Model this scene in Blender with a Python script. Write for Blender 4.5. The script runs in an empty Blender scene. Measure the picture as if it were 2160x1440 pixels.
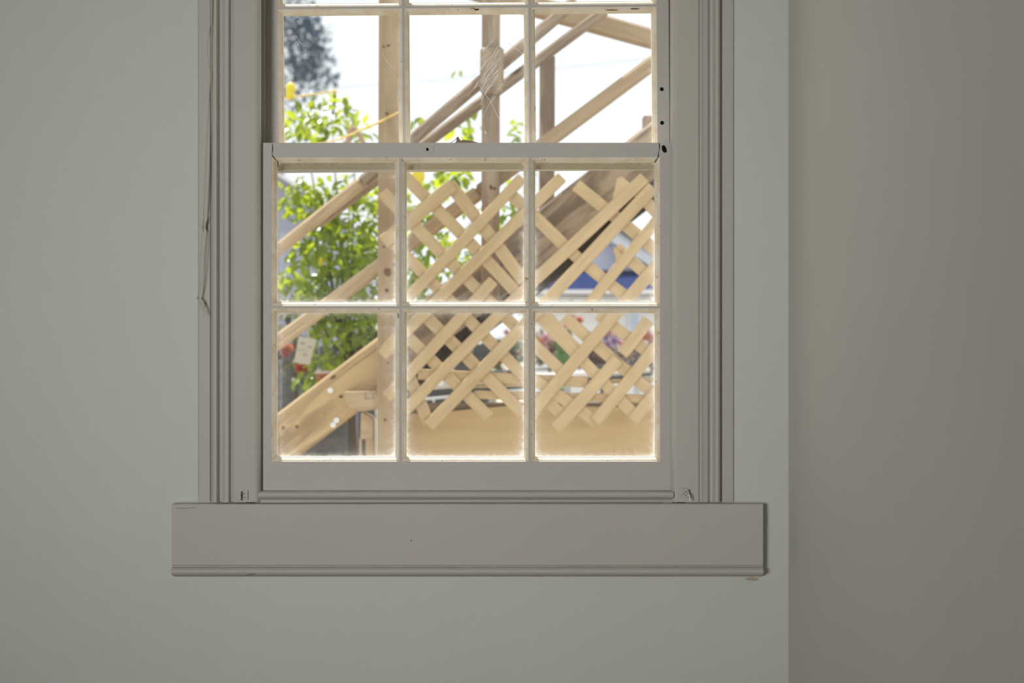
import bpy, bmesh, math, random
from mathutils import Vector, Matrix, Quaternion
random.seed(7)
S = bpy.context.scene
C = S.collection
# ------------------------------------------------------------------ camera, world, sun, lights
CAMZ = 1.3
FPX = 3000.0                       # focal length in pixels of the 2160 wide frame (50 mm lens)
cd = bpy.data.cameras.new('camera'); cam = bpy.data.objects.new('camera', cd); C.objects.link(cam)
cam.location = (0, 0, CAMZ); cam.rotation_euler = (math.pi/2, 0, 0)
cd.lens = 50; cd.sensor_width = 36; cd.clip_start = .05; cd.clip_end = 400
cd.dof.use_dof = True; cd.dof.focus_distance = 3.02; cd.dof.aperture_fstop = 4.0
S.camera = cam
S.view_settings.view_transform = 'Standard'; S.view_settings.look = 'None'
S.view_settings.gamma = 1; S.view_settings.use_curve_mapping = False
S.view_settings.exposure = 0.0
w = bpy.data.worlds.new('World'); S.world = w; w.use_nodes = True
bg = w.node_tree.nodes['Background']; bg.inputs[0].default_value = (.93, .97, 1, 1); bg.inputs[1].default_value = 1.2
sd = bpy.data.lights.new('sun', 'SUN'); sun = bpy.data.objects.new('sun', sd); C.objects.link(sun)
SUN_AZ, SUN_EL = math.radians(19), math.radians(62)
sv = Vector((-math.sin(SUN_AZ)*math.cos(SUN_EL), math.cos(SUN_AZ)*math.cos(SUN_EL), math.sin(SUN_EL)))
sun.rotation_euler = sv.to_track_quat('Z', 'Y').to_euler(); sd.energy = 8.5; sd.angle = .009; sd.color = (1, .975, .93)
def area(name, loc, d, sx, sy, e, col, sp=180):
    a = bpy.data.lights.new(name, 'AREA'); a.shape = 'RECTANGLE'; a.size = sx; a.size_y = sy; a.energy = e; a.color = col
    a.spread = math.radians(sp)
    o = bpy.data.objects.new(name, a); C.objects.link(o); o.location = loc
    o.rotation_euler = Vector(d).to_track_quat('-Z', 'Y').to_euler(); return o
area('interior_fill_light', (-1.98, -2.12, 1.36), (.36, 1, .018), 1.05, 1.1, 12.8, (1, .99, .965), 54)  # area light added behind the camera to fill the room
try:
    S.cycles.max_bounces = 10; S.cycles.diffuse_bounces = 6; S.cycles.transparent_max_bounces = 16
    S.cycles.sample_clamp_indirect = 6; S.cycles.use_denoising = True
    S.cycles.caustics_reflective = False; S.cycles.caustics_refractive = False
except Exception: pass
PI = math.pi
def X(px, Y): return (px-1080)/FPX*Y
def Z(py, Y): return CAMZ+(720-py)/FPX*Y
def P(px, py, Y): return Vector((X(px, Y), Y, Z(py, Y)))
# ------------------------------------------------------------------ materials
def newmat(name):
    m = bpy.data.materials.new(name); m.use_nodes = True; nt = m.node_tree
    return m, nt, nt.nodes['Principled BSDF']
def N(nt, t, **k):
    n = nt.nodes.new(t)
    for a, b in k.items():
        if a in n.inputs.keys(): n.inputs[a].default_value = b
        else: setattr(n, a, b)
    return n
def plain(name, col, rough=.6, spec=.3, metal=0):
    m, nt, b = newmat(name); b.inputs['Base Color'].default_value = (*col, 1); b.inputs['Roughness'].default_value = rough
    b.inputs['Specular IOR Level'].default_value = spec; b.inputs['Metallic'].default_value = metal
    return m
def paint(name, col, rough=.5, bump=.05, scale=600, var=.03, dirt=None, dirtlo=.62, bump2=.0):
    m, nt, b = newmat(name); L = nt.links
    tc = N(nt, 'ShaderNodeTexCoord')
    n1 = N(nt, 'ShaderNodeTexNoise', Scale=scale, Detail=3.0)
    n2 = N(nt, 'ShaderNodeTexNoise', Scale=2.2, Detail=4.0)
    L.new(tc.outputs['Object'], n1.inputs['Vector']); L.new(tc.outputs['Object'], n2.inputs['Vector'])
    r = N(nt, 'ShaderNodeValToRGB'); r.color_ramp.elements[0].position = .3; r.color_ramp.elements[1].position = .7
    r.color_ramp.elements[0].color = (*[c*(1-var) for c in col], 1); r.color_ramp.elements[1].color = (*[min(1, c*(1+var)) for c in col], 1)
    L.new(n2.outputs['Fac'], r.inputs['Fac'])
    out = r.outputs['Color']
    if dirt:
        n3 = N(nt, 'ShaderNodeTexNoise', Scale=38.0, Detail=8.0, Roughness=.7)
        mp = N(nt, 'ShaderNodeMapping'); L.new(tc.outputs['Object'], mp.inputs['Vector']); L.new(mp.outputs['Vector'], n3.inputs['Vector'])
        mp.inputs['Scale'].default_value = (1, 1, 1)
        r2 = N(nt, 'ShaderNodeValToRGB'); r2.color_ramp.elements[0].position = dirtlo; r2.color_ramp.elements[1].position = dirtlo+.1
        mx = N(nt, 'ShaderNodeMix', data_type='RGBA'); L.new(n3.outputs['Fac'], r2.inputs['Fac']); L.new(r2.outputs['Color'], mx.inputs['Factor'])
        L.new(out, mx.inputs[6]); mx.inputs[7].default_value = (*dirt, 1); out = mx.outputs[2]
    L.new(out, b.inputs['Base Color']); b.inputs['Roughness'].default_value = rough; b.inputs['Specular IOR Level'].default_value = .22
    bp = N(nt, 'ShaderNodeBump', Strength=bump, Distance=.002); L.new(n1.outputs['Fac'], bp.inputs['Height'])
    if bump2:
        n4 = N(nt, 'ShaderNodeTexNoise', Scale=9.0, Detail=3.0); L.new(tc.outputs['Object'], n4.inputs['Vector'])
        b2 = N(nt, 'ShaderNodeBump', Strength=bump2, Distance=.02); L.new(n4.outputs['Fac'], b2.inputs['Height']); L.new(b2.outputs['Normal'], bp.inputs['Normal'])
    L.new(bp.outputs['Normal'], b.inputs['Normal'])
    return m
def wood(name, c1, c2, scale=1.0, rough=.7, knots=True, contrast=.5):
    m, nt, b = newmat(name); L = nt.links
    tc = N(nt, 'ShaderNodeTexCoord'); oi = N(nt, 'ShaderNodeObjectInfo')
    ad = N(nt, 'ShaderNodeVectorMath', operation='ADD'); sc = N(nt, 'ShaderNodeVectorMath', operation='SCALE'); sc.inputs['Scale'].default_value = 7.0
    cb = N(nt, 'ShaderNodeCombineXYZ')
    for k in range(3): L.new(oi.outputs['Random'], cb.inputs[k])
    L.new(cb.outputs[0], sc.inputs[0]); L.new(tc.outputs['Object'], ad.inputs[0]); L.new(sc.outputs[0], ad.inputs[1])
    mp = N(nt, 'ShaderNodeMapping'); mp.inputs['Scale'].default_value = (1.6*scale, 12*scale, 12*scale); L.new(ad.outputs[0], mp.inputs['Vector'])
    n1 = N(nt, 'ShaderNodeTexNoise', Scale=2.2, Detail=6.0, Roughness=.6, Distortion=1.2); L.new(mp.outputs[0], n1.inputs['Vector'])
    r = N(nt, 'ShaderNodeValToRGB'); r.color_ramp.elements[0].position = .5-contrast*.4; r.color_ramp.elements[1].position = .5+contrast*.3
    r.color_ramp.elements[0].color = (*c2, 1); r.color_ramp.elements[1].color = (*c1, 1); L.new(n1.outputs['Fac'], r.inputs['Fac'])
    out = r.outputs['Color']
    if knots:
        v = N(nt, 'ShaderNodeTexVoronoi', Scale=3.2*scale); m2 = N(nt, 'ShaderNodeMapping'); m2.inputs['Scale'].default_value = (1, 1.4, 1.4)
        L.new(ad.outputs[0], m2.inputs['Vector']); L.new(m2.outputs[0], v.inputs['Vector'])
        r2 = N(nt, 'ShaderNodeValToRGB'); r2.color_ramp.elements[0].position = .03; r2.color_ramp.elements[1].position = .075
        r2.color_ramp.elements[0].color = (1, 1, 1, 1); r2.color_ramp.elements[1].color = (0, 0, 0, 1); L.new(v.outputs['Distance'], r2.inputs['Fac'])
        mx = N(nt, 'ShaderNodeMix', data_type='RGBA'); L.new(r2.outputs['Color'], mx.inputs['Factor']); L.new(out, mx.inputs[6])
        mx.inputs[7].default_value = (*[c*.45 for c in c2], 1); out = mx.outputs[2]
    L.new(out, b.inputs['Base Color']); b.inputs['Roughness'].default_value = rough; b.inputs['Specular IOR Level'].default_value = .2
    return m
M = {}
M['wall'] = paint('wall_paint', (.585, .605, .570), .55, .25, 420, .012, bump2=.12)
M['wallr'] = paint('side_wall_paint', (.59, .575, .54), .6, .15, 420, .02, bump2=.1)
M['trim'] = paint('trim_paint', (.50, .478, .442), .6, .12, 260, .02, dirt=(.50, .44, .34), dirtlo=.68, bump2=.1)
M['sash'] = paint('sash_paint', (.51, .49, .455), .6, .12, 300, .02, dirt=(.50, .44, .35), dirtlo=.7, bump2=.08)
def cream():
    m, nt, b = newmat('yellowed_glazing_paint'); L = nt.links
    tc = N(nt, 'ShaderNodeTexCoord')
    n1 = N(nt, 'ShaderNodeTexNoise', Scale=30.0, Detail=6.0, Roughness=.6); L.new(tc.outputs['Object'], n1.inputs['Vector'])
    r = N(nt, 'ShaderNodeValToRGB'); e = r.color_ramp.elements
    e[0].position = .38; e[0].color = (.72, .61, .45, 1); e[1].position = .62; e[1].color = (.80, .735, .62, 1); L.new(n1.outputs['Fac'], r.inputs['Fac'])
    n2 = N(nt, 'ShaderNodeTexNoise', Scale=70.0, Detail=5.0, Roughness=.7, Distortion=.6); L.new(tc.outputs['Object'], n2.inputs['Vector'])
    r2 = N(nt, 'ShaderNodeValToRGB'); r2.color_ramp.elements[0].position = .63; r2.color_ramp.elements[1].position = .69; L.new(n2.outputs['Fac'], r2.inputs['Fac'])
    mx = N(nt, 'ShaderNodeMix', data_type='RGBA'); L.new(r2.outputs['Color'], mx.inputs['Factor']); L.new(r.outputs['Color'], mx.inputs[6]); mx.inputs[7].default_value = (.16, .10, .05, 1)
    L.new(mx.outputs[2], b.inputs['Base Color']); b.inputs['Roughness'].default_value = .55
    bp = N(nt, 'ShaderNodeBump', Strength=.5, Distance=.001); L.new(n2.outputs['Fac'], bp.inputs['Height']); L.new(bp.outputs['Normal'], b.inputs['Normal'])
    return m
M['cream'] = cream()
M['olive'] = paint('shaded_olive_rail', (.42, .36, .24), .6, .3, 200, .1, dirt=(.16, .11, .06), dirtlo=.62)
M['dark'] = plain('dark_hole', (.012, .01, .009), .9, .1)
M['rust'] = plain('bare_brown_wood', (.13, .035, .012), .7, .2)
M['cord'] = plain('old_string', (.52, .47, .37), .8, .1)
M['lat'] = wood('lattice_pine', (.565, .415, .245), (.47, .34, .195), 1.0, .75, True, .45)
M['pine'] = wood('new_pine', (.54, .41, .27), (.43, .31, .195), .8, .75, True, .35)
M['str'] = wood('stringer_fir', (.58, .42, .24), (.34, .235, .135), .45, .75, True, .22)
M['strd'] = wood('shaded_weathered_stringer', (.42, .32, .225), (.21, .155, .11), .6, .8, False, .25)
M['post'] = wood('post_pine', (.44, .325, .215), (.35, .25, .155), .8, .75, True, .4)
M['grey'] = wood('weathered_pine', (.42, .325, .24), (.25, .19, .145), .8, .8, True, .3)
M['dkwood'] = wood('shaded_tread_wood', (.05, .036, .025), (.03, .02, .015), 1.0, .8)  # near-black base carries the shade under the stairs
M['ply'] = wood('plywood', (.64, .47, .26), (.56, .40, .22), .35, .75, False, .4)
M['fence'] = wood('grey_fence_board', (.12, .115, .115), (.06, .06, .06), 1.0, .85)
M['white'] = plain('white_paint', (.80, .80, .82), .5)
M['hwall'] = plain('lavender_grey_siding', (.74, .75, .86), .7)
M['blueroof'] = plain('blue_roof', (.022, .034, .095), 1.0, 0)
M['bark'] = plain('bark', (.09, .06, .04), .85)
M['terra'] = plain('terracotta', (.38, .13, .05), .8)
M['lemon'] = plain('lemon_skin', (.85, .68, .05), .45)
M['soil'] = paint('soil', (.17, .12, .09), .9, .5, 30, .3)
M['steel'] = plain('galvanised_steel', (.55, .57, .60), .35, .5, .6)
M['black'] = plain('underside_shade', (.02, .02, .025), .5)
M['rope'] = plain('yellow_rope', (.85, .62, .20), .7)
M['wire'] = plain('overhead_cable', (.20, .20, .22), .6)
M['ext'] = plain('white_siding', (.78, .78, .76), .7)
M['tile'] = plain('roof_shingle', (.2, .19, .18), .85)
M['floor'] = wood('floorboards', (.17, .11, .065), (.11, .07, .04), .6, .45, False)
M['paper'] = plain('cream_card', (.55, .50, .40), .7)
M['ink'] = plain('grey_ink', (.28, .29, .28), .8)
def leafmat(name, dif, tr, fac=.5, rough=.28):
    m, nt, b = newmat(name); L = nt.links
    b.inputs['Roughness'].default_value = rough; b.inputs['Specular IOR Level'].default_value = .6
    oi = N(nt, 'ShaderNodeNewGeometry')
    r = N(nt, 'ShaderNodeValToRGB'); r.color_ramp.elements[0].color = (*[c*.55 for c in dif], 1); r.color_ramp.elements[1].color = (*dif, 1)
    r2 = N(nt, 'ShaderNodeValToRGB'); r2.color_ramp.elements[0].color = (*[c*.45 for c in tr], 1); r2.color_ramp.elements[1].color = (*tr, 1)
    L.new(oi.outputs['Random Per Island'], r.inputs['Fac']); L.new(oi.outputs['Random Per Island'], r2.inputs['Fac'])
    L.new(r.outputs['Color'], b.inputs['Base Color'])
    t = N(nt, 'ShaderNodeBsdfTranslucent'); L.new(r2.outputs['Color'], t.inputs['Color'])
    mx = N(nt, 'ShaderNodeMixShader'); mx.inputs[0].default_value = fac
    L.new(b.outputs[0], mx.inputs[1]); L.new(t.outputs[0], mx.inputs[2]); L.new(mx.outputs[0], nt.nodes['Material Output'].inputs[0])
    return m
M['leaf'] = leafmat('citrus_leaf', (.15, .26, .02), (.66, .76, .03), .45, .33)
M['conif'] = leafmat('conifer_needles', (.12, .17, .24), (.18, .25, .33), .3, .6)
M['bush'] = leafmat('bush_leaf', (.07, .10, .04), (.22, .22, .06), .35, .5)
M['bushb'] = leafmat('dry_bush_leaf', (.12, .08, .07), (.25, .14, .10), .35, .6)
M['fl_or'] = leafmat('orange_petal', (.70, .22, .10), (.75, .28, .12), .4, .6)
M['fl_pk'] = leafmat('pink_petal', (.85, .45, .50), (.8, .4, .45), .4, .6)
M['fl_pu'] = leafmat('mauve_petal', (.45, .32, .55), (.45, .3, .5), .4, .6)
M['fl_rd'] = leafmat('red_petal', (.55, .05, .03), (.6, .06, .03), .4, .6)
M['cactus'] = plain('cactus_skin', (.10, .19, .06), .5)
def glassmat(name, edge, veil, streak):
    m = bpy.data.materials.new(name); m.use_nodes = True; nt = m.node_tree; L = nt.links
    nt.nodes.remove(nt.nodes['Principled BSDF']); out = nt.nodes['Material Output']
    tr = N(nt, 'ShaderNodeBsdfTransparent'); tr.inputs[0].default_value = (.985, .99, .985, 1)
    gl = N(nt, 'ShaderNodeBsdfGlossy'); gl.inputs['Roughness'].default_value = .02
    m1 = N(nt, 'ShaderNodeMixShader'); m1.inputs[0].default_value = .03; L.new(tr.outputs[0], m1.inputs[1]); L.new(gl.outputs[0], m1.inputs[2])
    tl = N(nt, 'ShaderNodeBsdfTranslucent'); tl.inputs[0].default_value = (.9, .9, .9, 1)
    df = N(nt, 'ShaderNodeBsdfDiffuse'); df.inputs[0].default_value = (.85, .85, .83, 1)
    m2 = N(nt, 'ShaderNodeMixShader'); m2.inputs[0].default_value = .25; L.new(tl.outputs[0], m2.inputs[1]); L.new(df.outputs[0], m2.inputs[2])
    m3 = N(nt, 'ShaderNodeMixShader'); L.new(m1.outputs[0], m3.inputs[1]); L.new(m2.outputs[0], m3.inputs[2]); L.new(m3.outputs[0], out.inputs[0])
    tc = N(nt, 'ShaderNodeTexCoord'); oi = N(nt, 'ShaderNodeObjectInfo')
    sp = N(nt, 'ShaderNodeSeparateXYZ'); L.new(tc.outputs['Generated'], sp.inputs[0])
    def mt(op, a, b=None, clamp=False):
        n = N(nt, 'ShaderNodeMath', operation=op); n.use_clamp = clamp
        for k, v in enumerate([a, b]):
            if v is None: continue
            if hasattr(v, 'links') or hasattr(v, 'is_output'): L.new(v, n.inputs[k])
            else: n.inputs[k].default_value = v
        return n.outputs[0]
    gx, gz = sp.outputs[0], sp.outputs[2]
    dx1 = mt('MULTIPLY', mt('SUBTRACT', 1.0, gx), .30); dx0 = mt('MULTIPLY', gx, .29)
    dz0 = mt('MULTIPLY', gz, .42); dz1 = mt('MULTIPLY', mt('SUBTRACT', 1.0, gz), .33)
    # rounded distance: corners collect more dirt
    def inv(d): return mt('DIVIDE', .0042, mt('MAXIMUM', d, .0008))
    s = mt('ADD', mt('ADD', inv(dx0), inv(dx1)), mt('ADD', inv(dz0), inv(dz1)))
    cb = N(nt, 'ShaderNodeVectorMath', operation='ADD'); c3 = N(nt, 'ShaderNodeCombineXYZ'); L.new(oi.outputs['Random'], c3.inputs[0]); L.new(oi.outputs['Random'], c3.inputs[2])
    sc = N(nt, 'ShaderNodeVectorMath', operation='SCALE'); sc.inputs['Scale'].default_value = 9.0; L.new(c3.outputs[0], sc.inputs[0])
    L.new(tc.outputs['Object'], cb.inputs[0]); L.new(sc.outputs[0], cb.inputs[1])
    n1 = N(nt, 'ShaderNodeTexNoise', Scale=120.0, Detail=8.0, Roughness=.75); L.new(cb.outputs[0], n1.inputs['Vector'])
    n2 = N(nt, 'ShaderNodeTexNoise', Scale=9.0, Detail=4.0, Roughness=.6); L.new(cb.outputs[0], n2.inputs['Vector'])
    mp = N(nt, 'ShaderNodeMapping'); mp.inputs['Scale'].default_value = (260, 1, 9); L.new(cb.outputs[0], mp.inputs['Vector'])
    n3 = N(nt, 'ShaderNodeTexNoise', Scale=1.0, Detail=4.0); L.new(mp.outputs[0], n3.inputs['Vector'])
    n4 = N(nt, 'ShaderNodeTexVoronoi', Scale=75.0); L.new(cb.outputs[0], n4.inputs['Vector'])
    e = mt('MULTIPLY', s, mt('ADD', mt('MULTIPLY', mt('SUBTRACT', n1.outputs['Fac'], .18), 1.9), mt('MULTIPLY', n2.outputs['Fac'], .5)))
    e = mt('POWER', e, 2.2); e = mt('MULTIPLY', e, edge, True)
    v = mt('MULTIPLY', mt('POWER', n2.outputs['Fac'], 2.0), veil)
    st = mt('MULTIPLY', mt('POWER', n3.outputs['Fac'], 3.0), streak)
    dust = mt('MULTIPLY', mt('LESS_THAN', n4.outputs['Distance'], .045), .18)
    tot = mt('ADD', mt('ADD', e, v), mt('ADD', st, dust)); tot = mt('MINIMUM', tot, .72)
    L.new(tot, m3.inputs[0])
    return m
M['glass_low'] = glassmat('dirty_old_glass', .55, .006, .02)
M['glass_up'] = glassmat('cleaner_old_glass', .18, .008, .02)
# ------------------------------------------------------------------ helpers
def tag(o, label=None, cat=None, group=None, kind=None):
    if label: o['label'] = label
    if cat: o['category'] = cat
    if group: o['group'] = group
    if kind: o['kind'] = kind
    return o
def link(name, me, mats, parent=None, smooth=False):
    if not isinstance(mats, (list, tuple)): mats = [mats]
    for m in mats: me.materials.append(m)
    o = bpy.data.objects.new(name, me); C.objects.link(o)
    if smooth:
        for p in me.polygons: p.use_smooth = True
    if parent is not None: o.parent = parent; o.matrix_parent_inverse = parent.matrix_basis.inverted()
    return o
def empty(name, loc=(0, 0, 0)):
    o = bpy.data.objects.new(name, None); C.objects.link(o); o.location = loc; o.empty_display_size = .1; return o
def bevel(o, w=.001, seg=2):
    b = o.modifiers.new('bevel', 'BEVEL'); b.width = w; b.segments = seg; b.limit_method = 'ANGLE'; b.angle_limit = .6; return o
class MB:
    def __init__(s): s.v = []; s.f = []; s.mi = []
    def add(s, vs, fs, mi=0):
        k = len(s.v); s.v += [tuple(v) for v in vs]
        for n, f in enumerate(fs): s.f.append([i+k for i in f]); s.mi.append(mi[n] if isinstance(mi, (list, tuple)) else mi)
        return s
    def box(s, x0, x1, y0, y1, z0, z1, mi=0):
        x0, x1 = min(x0, x1), max(x0, x1); y0, y1 = min(y0, y1), max(y0, y1); z0, z1 = min(z0, z1), max(z0, z1)
        vs = [(x, y, z) for x in (x0, x1) for y in (y0, y1) for z in (z0, z1)]
        return s.add(vs, [(0, 1, 3, 2), (4, 6, 7, 5), (0, 4, 5, 1), (2, 3, 7, 6), (0, 2, 6, 4), (1, 5, 7, 3)], mi)
    def prism(s, prof, a0, a1, axis, mi=None):
        # prof: closed list of 2-D points; axis 'z': (x,y) pts, axis 'x': (y,z) pts, axis 'y': (x,z) pts
        n = len(prof)
        def pt(p, a): return (p[0], p[1], a) if axis == 'z' else ((a, p[0], p[1]) if axis == 'x' else (p[0], a, p[1]))
        vs = [pt(p, a0) for p in prof]+[pt(p, a1) for p in prof]
        fs = [(i, (i+1) % n, n+(i+1) % n, n+i) for i in range(n)]+[tuple(range(n))[::-1], tuple(range(n, 2*n))]
        mm = (list(mi) if mi else [0]*n)+[0, 0]
        return s.add(vs, fs, mm)
    def tube(s, pts, r, seg=8, mi=0, sm=6):
        pts = [Vector(p) for p in pts]
        if sm > 1 and len(pts) > 2:
            q = []
            for i in range(len(pts)-1):
                a, b = pts[max(i-1, 0)], pts[i]; c, d = pts[i+1], pts[min(i+2, len(pts)-1)]
                for k in range(sm):
                    t = k/sm; q.append(.5*((2*b)+(c-a)*t+(2*a-5*b+4*c-d)*t*t+(3*b-a-3*c+d)*t**3))
            q.append(pts[-1]); pts = q
        n = len(pts); vs = []; up = Vector((0.3, 1, .2)).normalized()
        for i, p in enumerate(pts):
            d = (pts[min(i+1, n-1)]-pts[max(i-1, 0)]).normalized(); a = d.cross(up).normalized(); b = d.cross(a)
            rr = r if not callable(r) else r(i/(n-1))
            for k in range(seg): t = 2*PI*k/seg; vs.append(p+(a*math.cos(t)+b*math.sin(t))*rr)
        fs = [(i*seg+k, i*seg+(k+1) % seg, (i+1)*seg+(k+1) % seg, (i+1)*seg+k) for i in range(n-1) for k in range(seg)]
        fs += [tuple(range(seg))[::-1], tuple(range((n-1)*seg, n*seg))]
        return s.add(vs, fs, mi)
    def ball(s, c, r, seg=12, mi=0, sx=1, sy=1, sz=1):
        vs = []; fs = []; R_ = seg//2
        for i in range(R_+1):
            th = PI*i/R_
            for k in range(seg): ph = 2*PI*k/seg; vs.append((c[0]+r*sx*math.sin(th)*math.cos(ph), c[1]+r*sy*math.sin(th)*math.sin(ph), c[2]+r*sz*math.cos(th)))
        for i in range(R_):
            for k in range(seg): fs.append((i*seg+k, (i+1)*seg+k, (i+1)*seg+(k+1) % seg, i*seg+(k+1) % seg))
        return s.add(vs, fs, mi)
    def leaves(s, gen, mi=0):
        for (c, d, nrm, l, wd) in gen:
            c = Vector(c); d = Vector(d).normalized(); sd = d.cross(nrm)
            if sd.length < 1e-3: continue
            sd.normalize(); up = sd.cross(d)
            a = c; t = c+d*l; m1 = c+d*l*.35; m2 = c+d*l*.7
            vs = [a, m1+sd*wd*.5+up*wd*.16, m2+sd*wd*.42+up*wd*.12, t-up*wd*.1, m2-sd*wd*.42+up*wd*.12, m1-sd*wd*.5+up*wd*.16, m1, m2]
            s.add(vs, [(0, 6, 1), (6, 7, 2, 1), (7, 3, 2), (0, 5, 6), (5, 4, 7, 6), (4, 3, 7)], mi)
        return s
    def build(s, name, mats, parent=None, smooth=False):
        me = bpy.data.meshes.new(name); me.from_pydata(s.v, [], s.f)
        bm = bmesh.new(); bm.from_mesh(me); 
        me2 = me; bm.free()
        o = link(name, me, mats, parent, smooth)
        me.polygons.foreach_set('material_index', s.mi); me.update(); return o
def fixn(o):
    bm = bmesh.new(); bm.from_mesh(o.data); bmesh.ops.recalc_face_normals(bm, faces=bm.faces); bm.to_mesh(o.data); bm.free(); return o
def beam(name, mat, a, b, wpx, Y, thick, parent=None, lean=0, chamf=None, bev=.002, ends=(0, 0), Yb=None, warp=0):
    """straight board seen face-on: a, b = pixel ends of its centre line, wpx = face width in px, Y = distance of its near face"""
    A = P(a[0], a[1], Y); B = P(b[0], b[1], Yb or Y); L = (B-A).length; wd = wpx/FPX*(Y+(Yb or Y))/2
    xd = (B-A).normalized(); zd = Vector((0, 1, 0)).cross(xd)*-1; zd.normalize(); yd = zd.cross(xd)
    if yd.y < 0: yd = -yd; zd = xd.cross(yd)
    m = MB(); n = 10; h = wd/2
    for i in range(n):
        x0, x1 = L*i/n, L*(i+1)/n
        def off(x): return warp*math.sin(PI*x/L)
        e0 = ends[0] if i == 0 else 0; e1 = ends[1] if i == n-1 else 0
        vs = [(x0-e0*h, 0, -h+off(x0)), (x1+e1*h, 0, -h+off(x1)), (x1-e1*h, 0, h+off(x1)), (x0+e0*h, 0, h+off(x0))]
        vs = vs+[(v[0], thick, v[2]) for v in vs]
        fs = [(0, 1, 2, 3), (7, 6, 5, 4), (0, 4, 5, 1), (3, 2, 6, 7)]
        if i == 0: fs.append((0, 3, 7, 4))
        if i == n-1: fs.append((1, 5, 6, 2))
        m.add(vs, fs)
    o = m.build(name, mat, None)
    bm = bmesh.new(); bm.from_mesh(o.data); bmesh.ops.remove_doubles(bm, verts=bm.verts, dist=1e-5); bmesh.ops.recalc_face_normals(bm, faces=bm.faces); bm.to_mesh(o.data); bm.free()
    mt = Matrix((( xd.x, yd.x, zd.x, A.x), (xd.y, yd.y, zd.y, A.y), (xd.z, yd.z, zd.z, A.z), (0, 0, 0, 1)))
    if parent is not None: o.parent = parent; o.matrix_parent_inverse = Matrix.Identity(4); o.matrix_basis = parent.matrix_basis.inverted() @ mt
    else: o.matrix_basis = mt
    if bev: bevel(o, bev, 1)
    return o
# ------------------------------------------------------------------ room
WY, WT = 3.0, .17
RX0, RX1, RY0, RH = -2.6, X(1663, WY), -2.2, 2.9
JL, JR = X(544, WY)-.006, X(1421, WY)+.006       # jamb faces
SILLZ = Z(1040, WY); HEADZ = 2.42
m = MB(); m.box(RX0-.15, JL-.02, WY, WY+WT, 0, RH); m.box(JR+.02, RX1+.15, WY, WY+WT, 0, RH); m.box(JL-.02, JR+.02, WY, WY+WT, 0, SILLZ-.02); m.box(JL-.02, JR+.02, WY, WY+WT, HEADZ+.02, RH)
tag(m.build('wall_window', M['wall']), 'pale grey painted wall around the sash window', 'wall', kind='structure')
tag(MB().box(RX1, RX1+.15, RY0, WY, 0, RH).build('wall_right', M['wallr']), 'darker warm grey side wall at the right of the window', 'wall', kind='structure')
tag(MB().box(RX0-.15, RX0, RY0, WY, 0, RH).build('wall_left', M['wall']), 'pale side wall of the room left of the view', 'wall', kind='structure')
m = MB(); m.box(RX0-.15, -2.52, RY0-.15, RY0, 0, RH); m.box(-1.44, RX1+.15, RY0-.15, RY0, 0, RH); m.box(-2.52, -1.44, RY0-.15, RY0, 0, .68); m.box(-2.52, -1.44, RY0-.15, RY0, 2.04, RH)  # unseen opening, added where the fill light stands
tag(m.build('wall_back', M['wall']), 'wall behind the camera with an opening added for the fill light', 'wall', kind='structure')
tag(MB().box(RX0-.15, RX1+.15, RY0-.15, WY, -.1, 0).build('floor', M['floor']), 'wooden floor of the room', 'floor', kind='structure')
tag(MB().box(RX0-.15, RX1+.15, RY0-.15, WY, RH, RH+.1).build('ceiling', M['wall']), 'flat pale ceiling of the room', 'ceiling', kind='structure')
m = MB(); m.box(RX0, RX1, WY-.018, WY, 0, .14); tag(bevel(m.build('baseboard_window', M['trim']), .003), 'painted baseboard under the window', 'baseboard', kind='structure')
# ---- casings
def casing(name, side, label):
    def q(px, Y): 
        px = px if side < 0 else 1966-px
        return (X(px, Y), Y)
    pr = [q(417, 3.0), q(417, 2.990), q(419, 2.987), q(441, 2.985), q(443.5, 2.990), q(445, 2.988), q(446.5, 2.974), q(450, 2.9695), q(455, 2.970), q(458, 2.974),
          q(462, 2.981), q(467, 2.982), q(470.5, 2.977), q(472, 2.973), q(480, 2.971), q(483, 2.975), q(485.5, 2.980), q(489, 2.981), q(491, 2.976), q(493, 2.975),
          q(515, 2.9745), q(536, 2.975), q(541, 2.9765), q(546, 2.981), q(549, 2.986), q(549.5, 2.995)]
    pr.append(q(549.5, 3.0) if False else (pr[-1][0], 2.9951))
    pr = [(a, min(b+.008, 3.0)) for a, b in pr[:-1]]+[(pr[-1][0], 3.003), (q(545, 3.0)[0], 3.003)]
    o = MB().prism(pr, Z(1059, 2.98), HEADZ+.1, 'z').build(name, M['trim'])
    fixn(o); return tag(o, label, 'window casing', kind='structure')
casing('trim_1', -1, 'moulded painted window casing on the left side')
casing('trim_2', 1, 'moulded painted window casing on the right side')
m = MB().box(X(417, 3), X(1549, 3), 2.97, 3.0, HEADZ+.0, HEADZ+.12)
tag(bevel(m.build('trim_3', M['trim']), .003), 'painted head casing above the window', 'window casing', kind='structure')
# stool bead
yb, zb = 2.990, Z(1044, 2.98)
pr = [(3.0, Z(1034, 3.0)), (2.992, Z(1035, 2.99)), (2.984, Z(1037, 2.984)), (2.980, Z(1041, 2.98)), (2.9795, Z(1044.5, 2.98)), (2.982, Z(1049, 2.98)), (2.988, Z(1052, 2.98)), (2.993, Z(1056, 2.98)), (2.994, Z(1064, 2.98)), (3.0, Z(1064, 2.98))]
o = fixn(MB().prism(pr, X(546, 2.99), X(1420, 2.99), 'x').build('trim_4', M['trim'])); tag(o, 'slim rounded stool bead under the lower sash', 'window sill', kind='structure')
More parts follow.
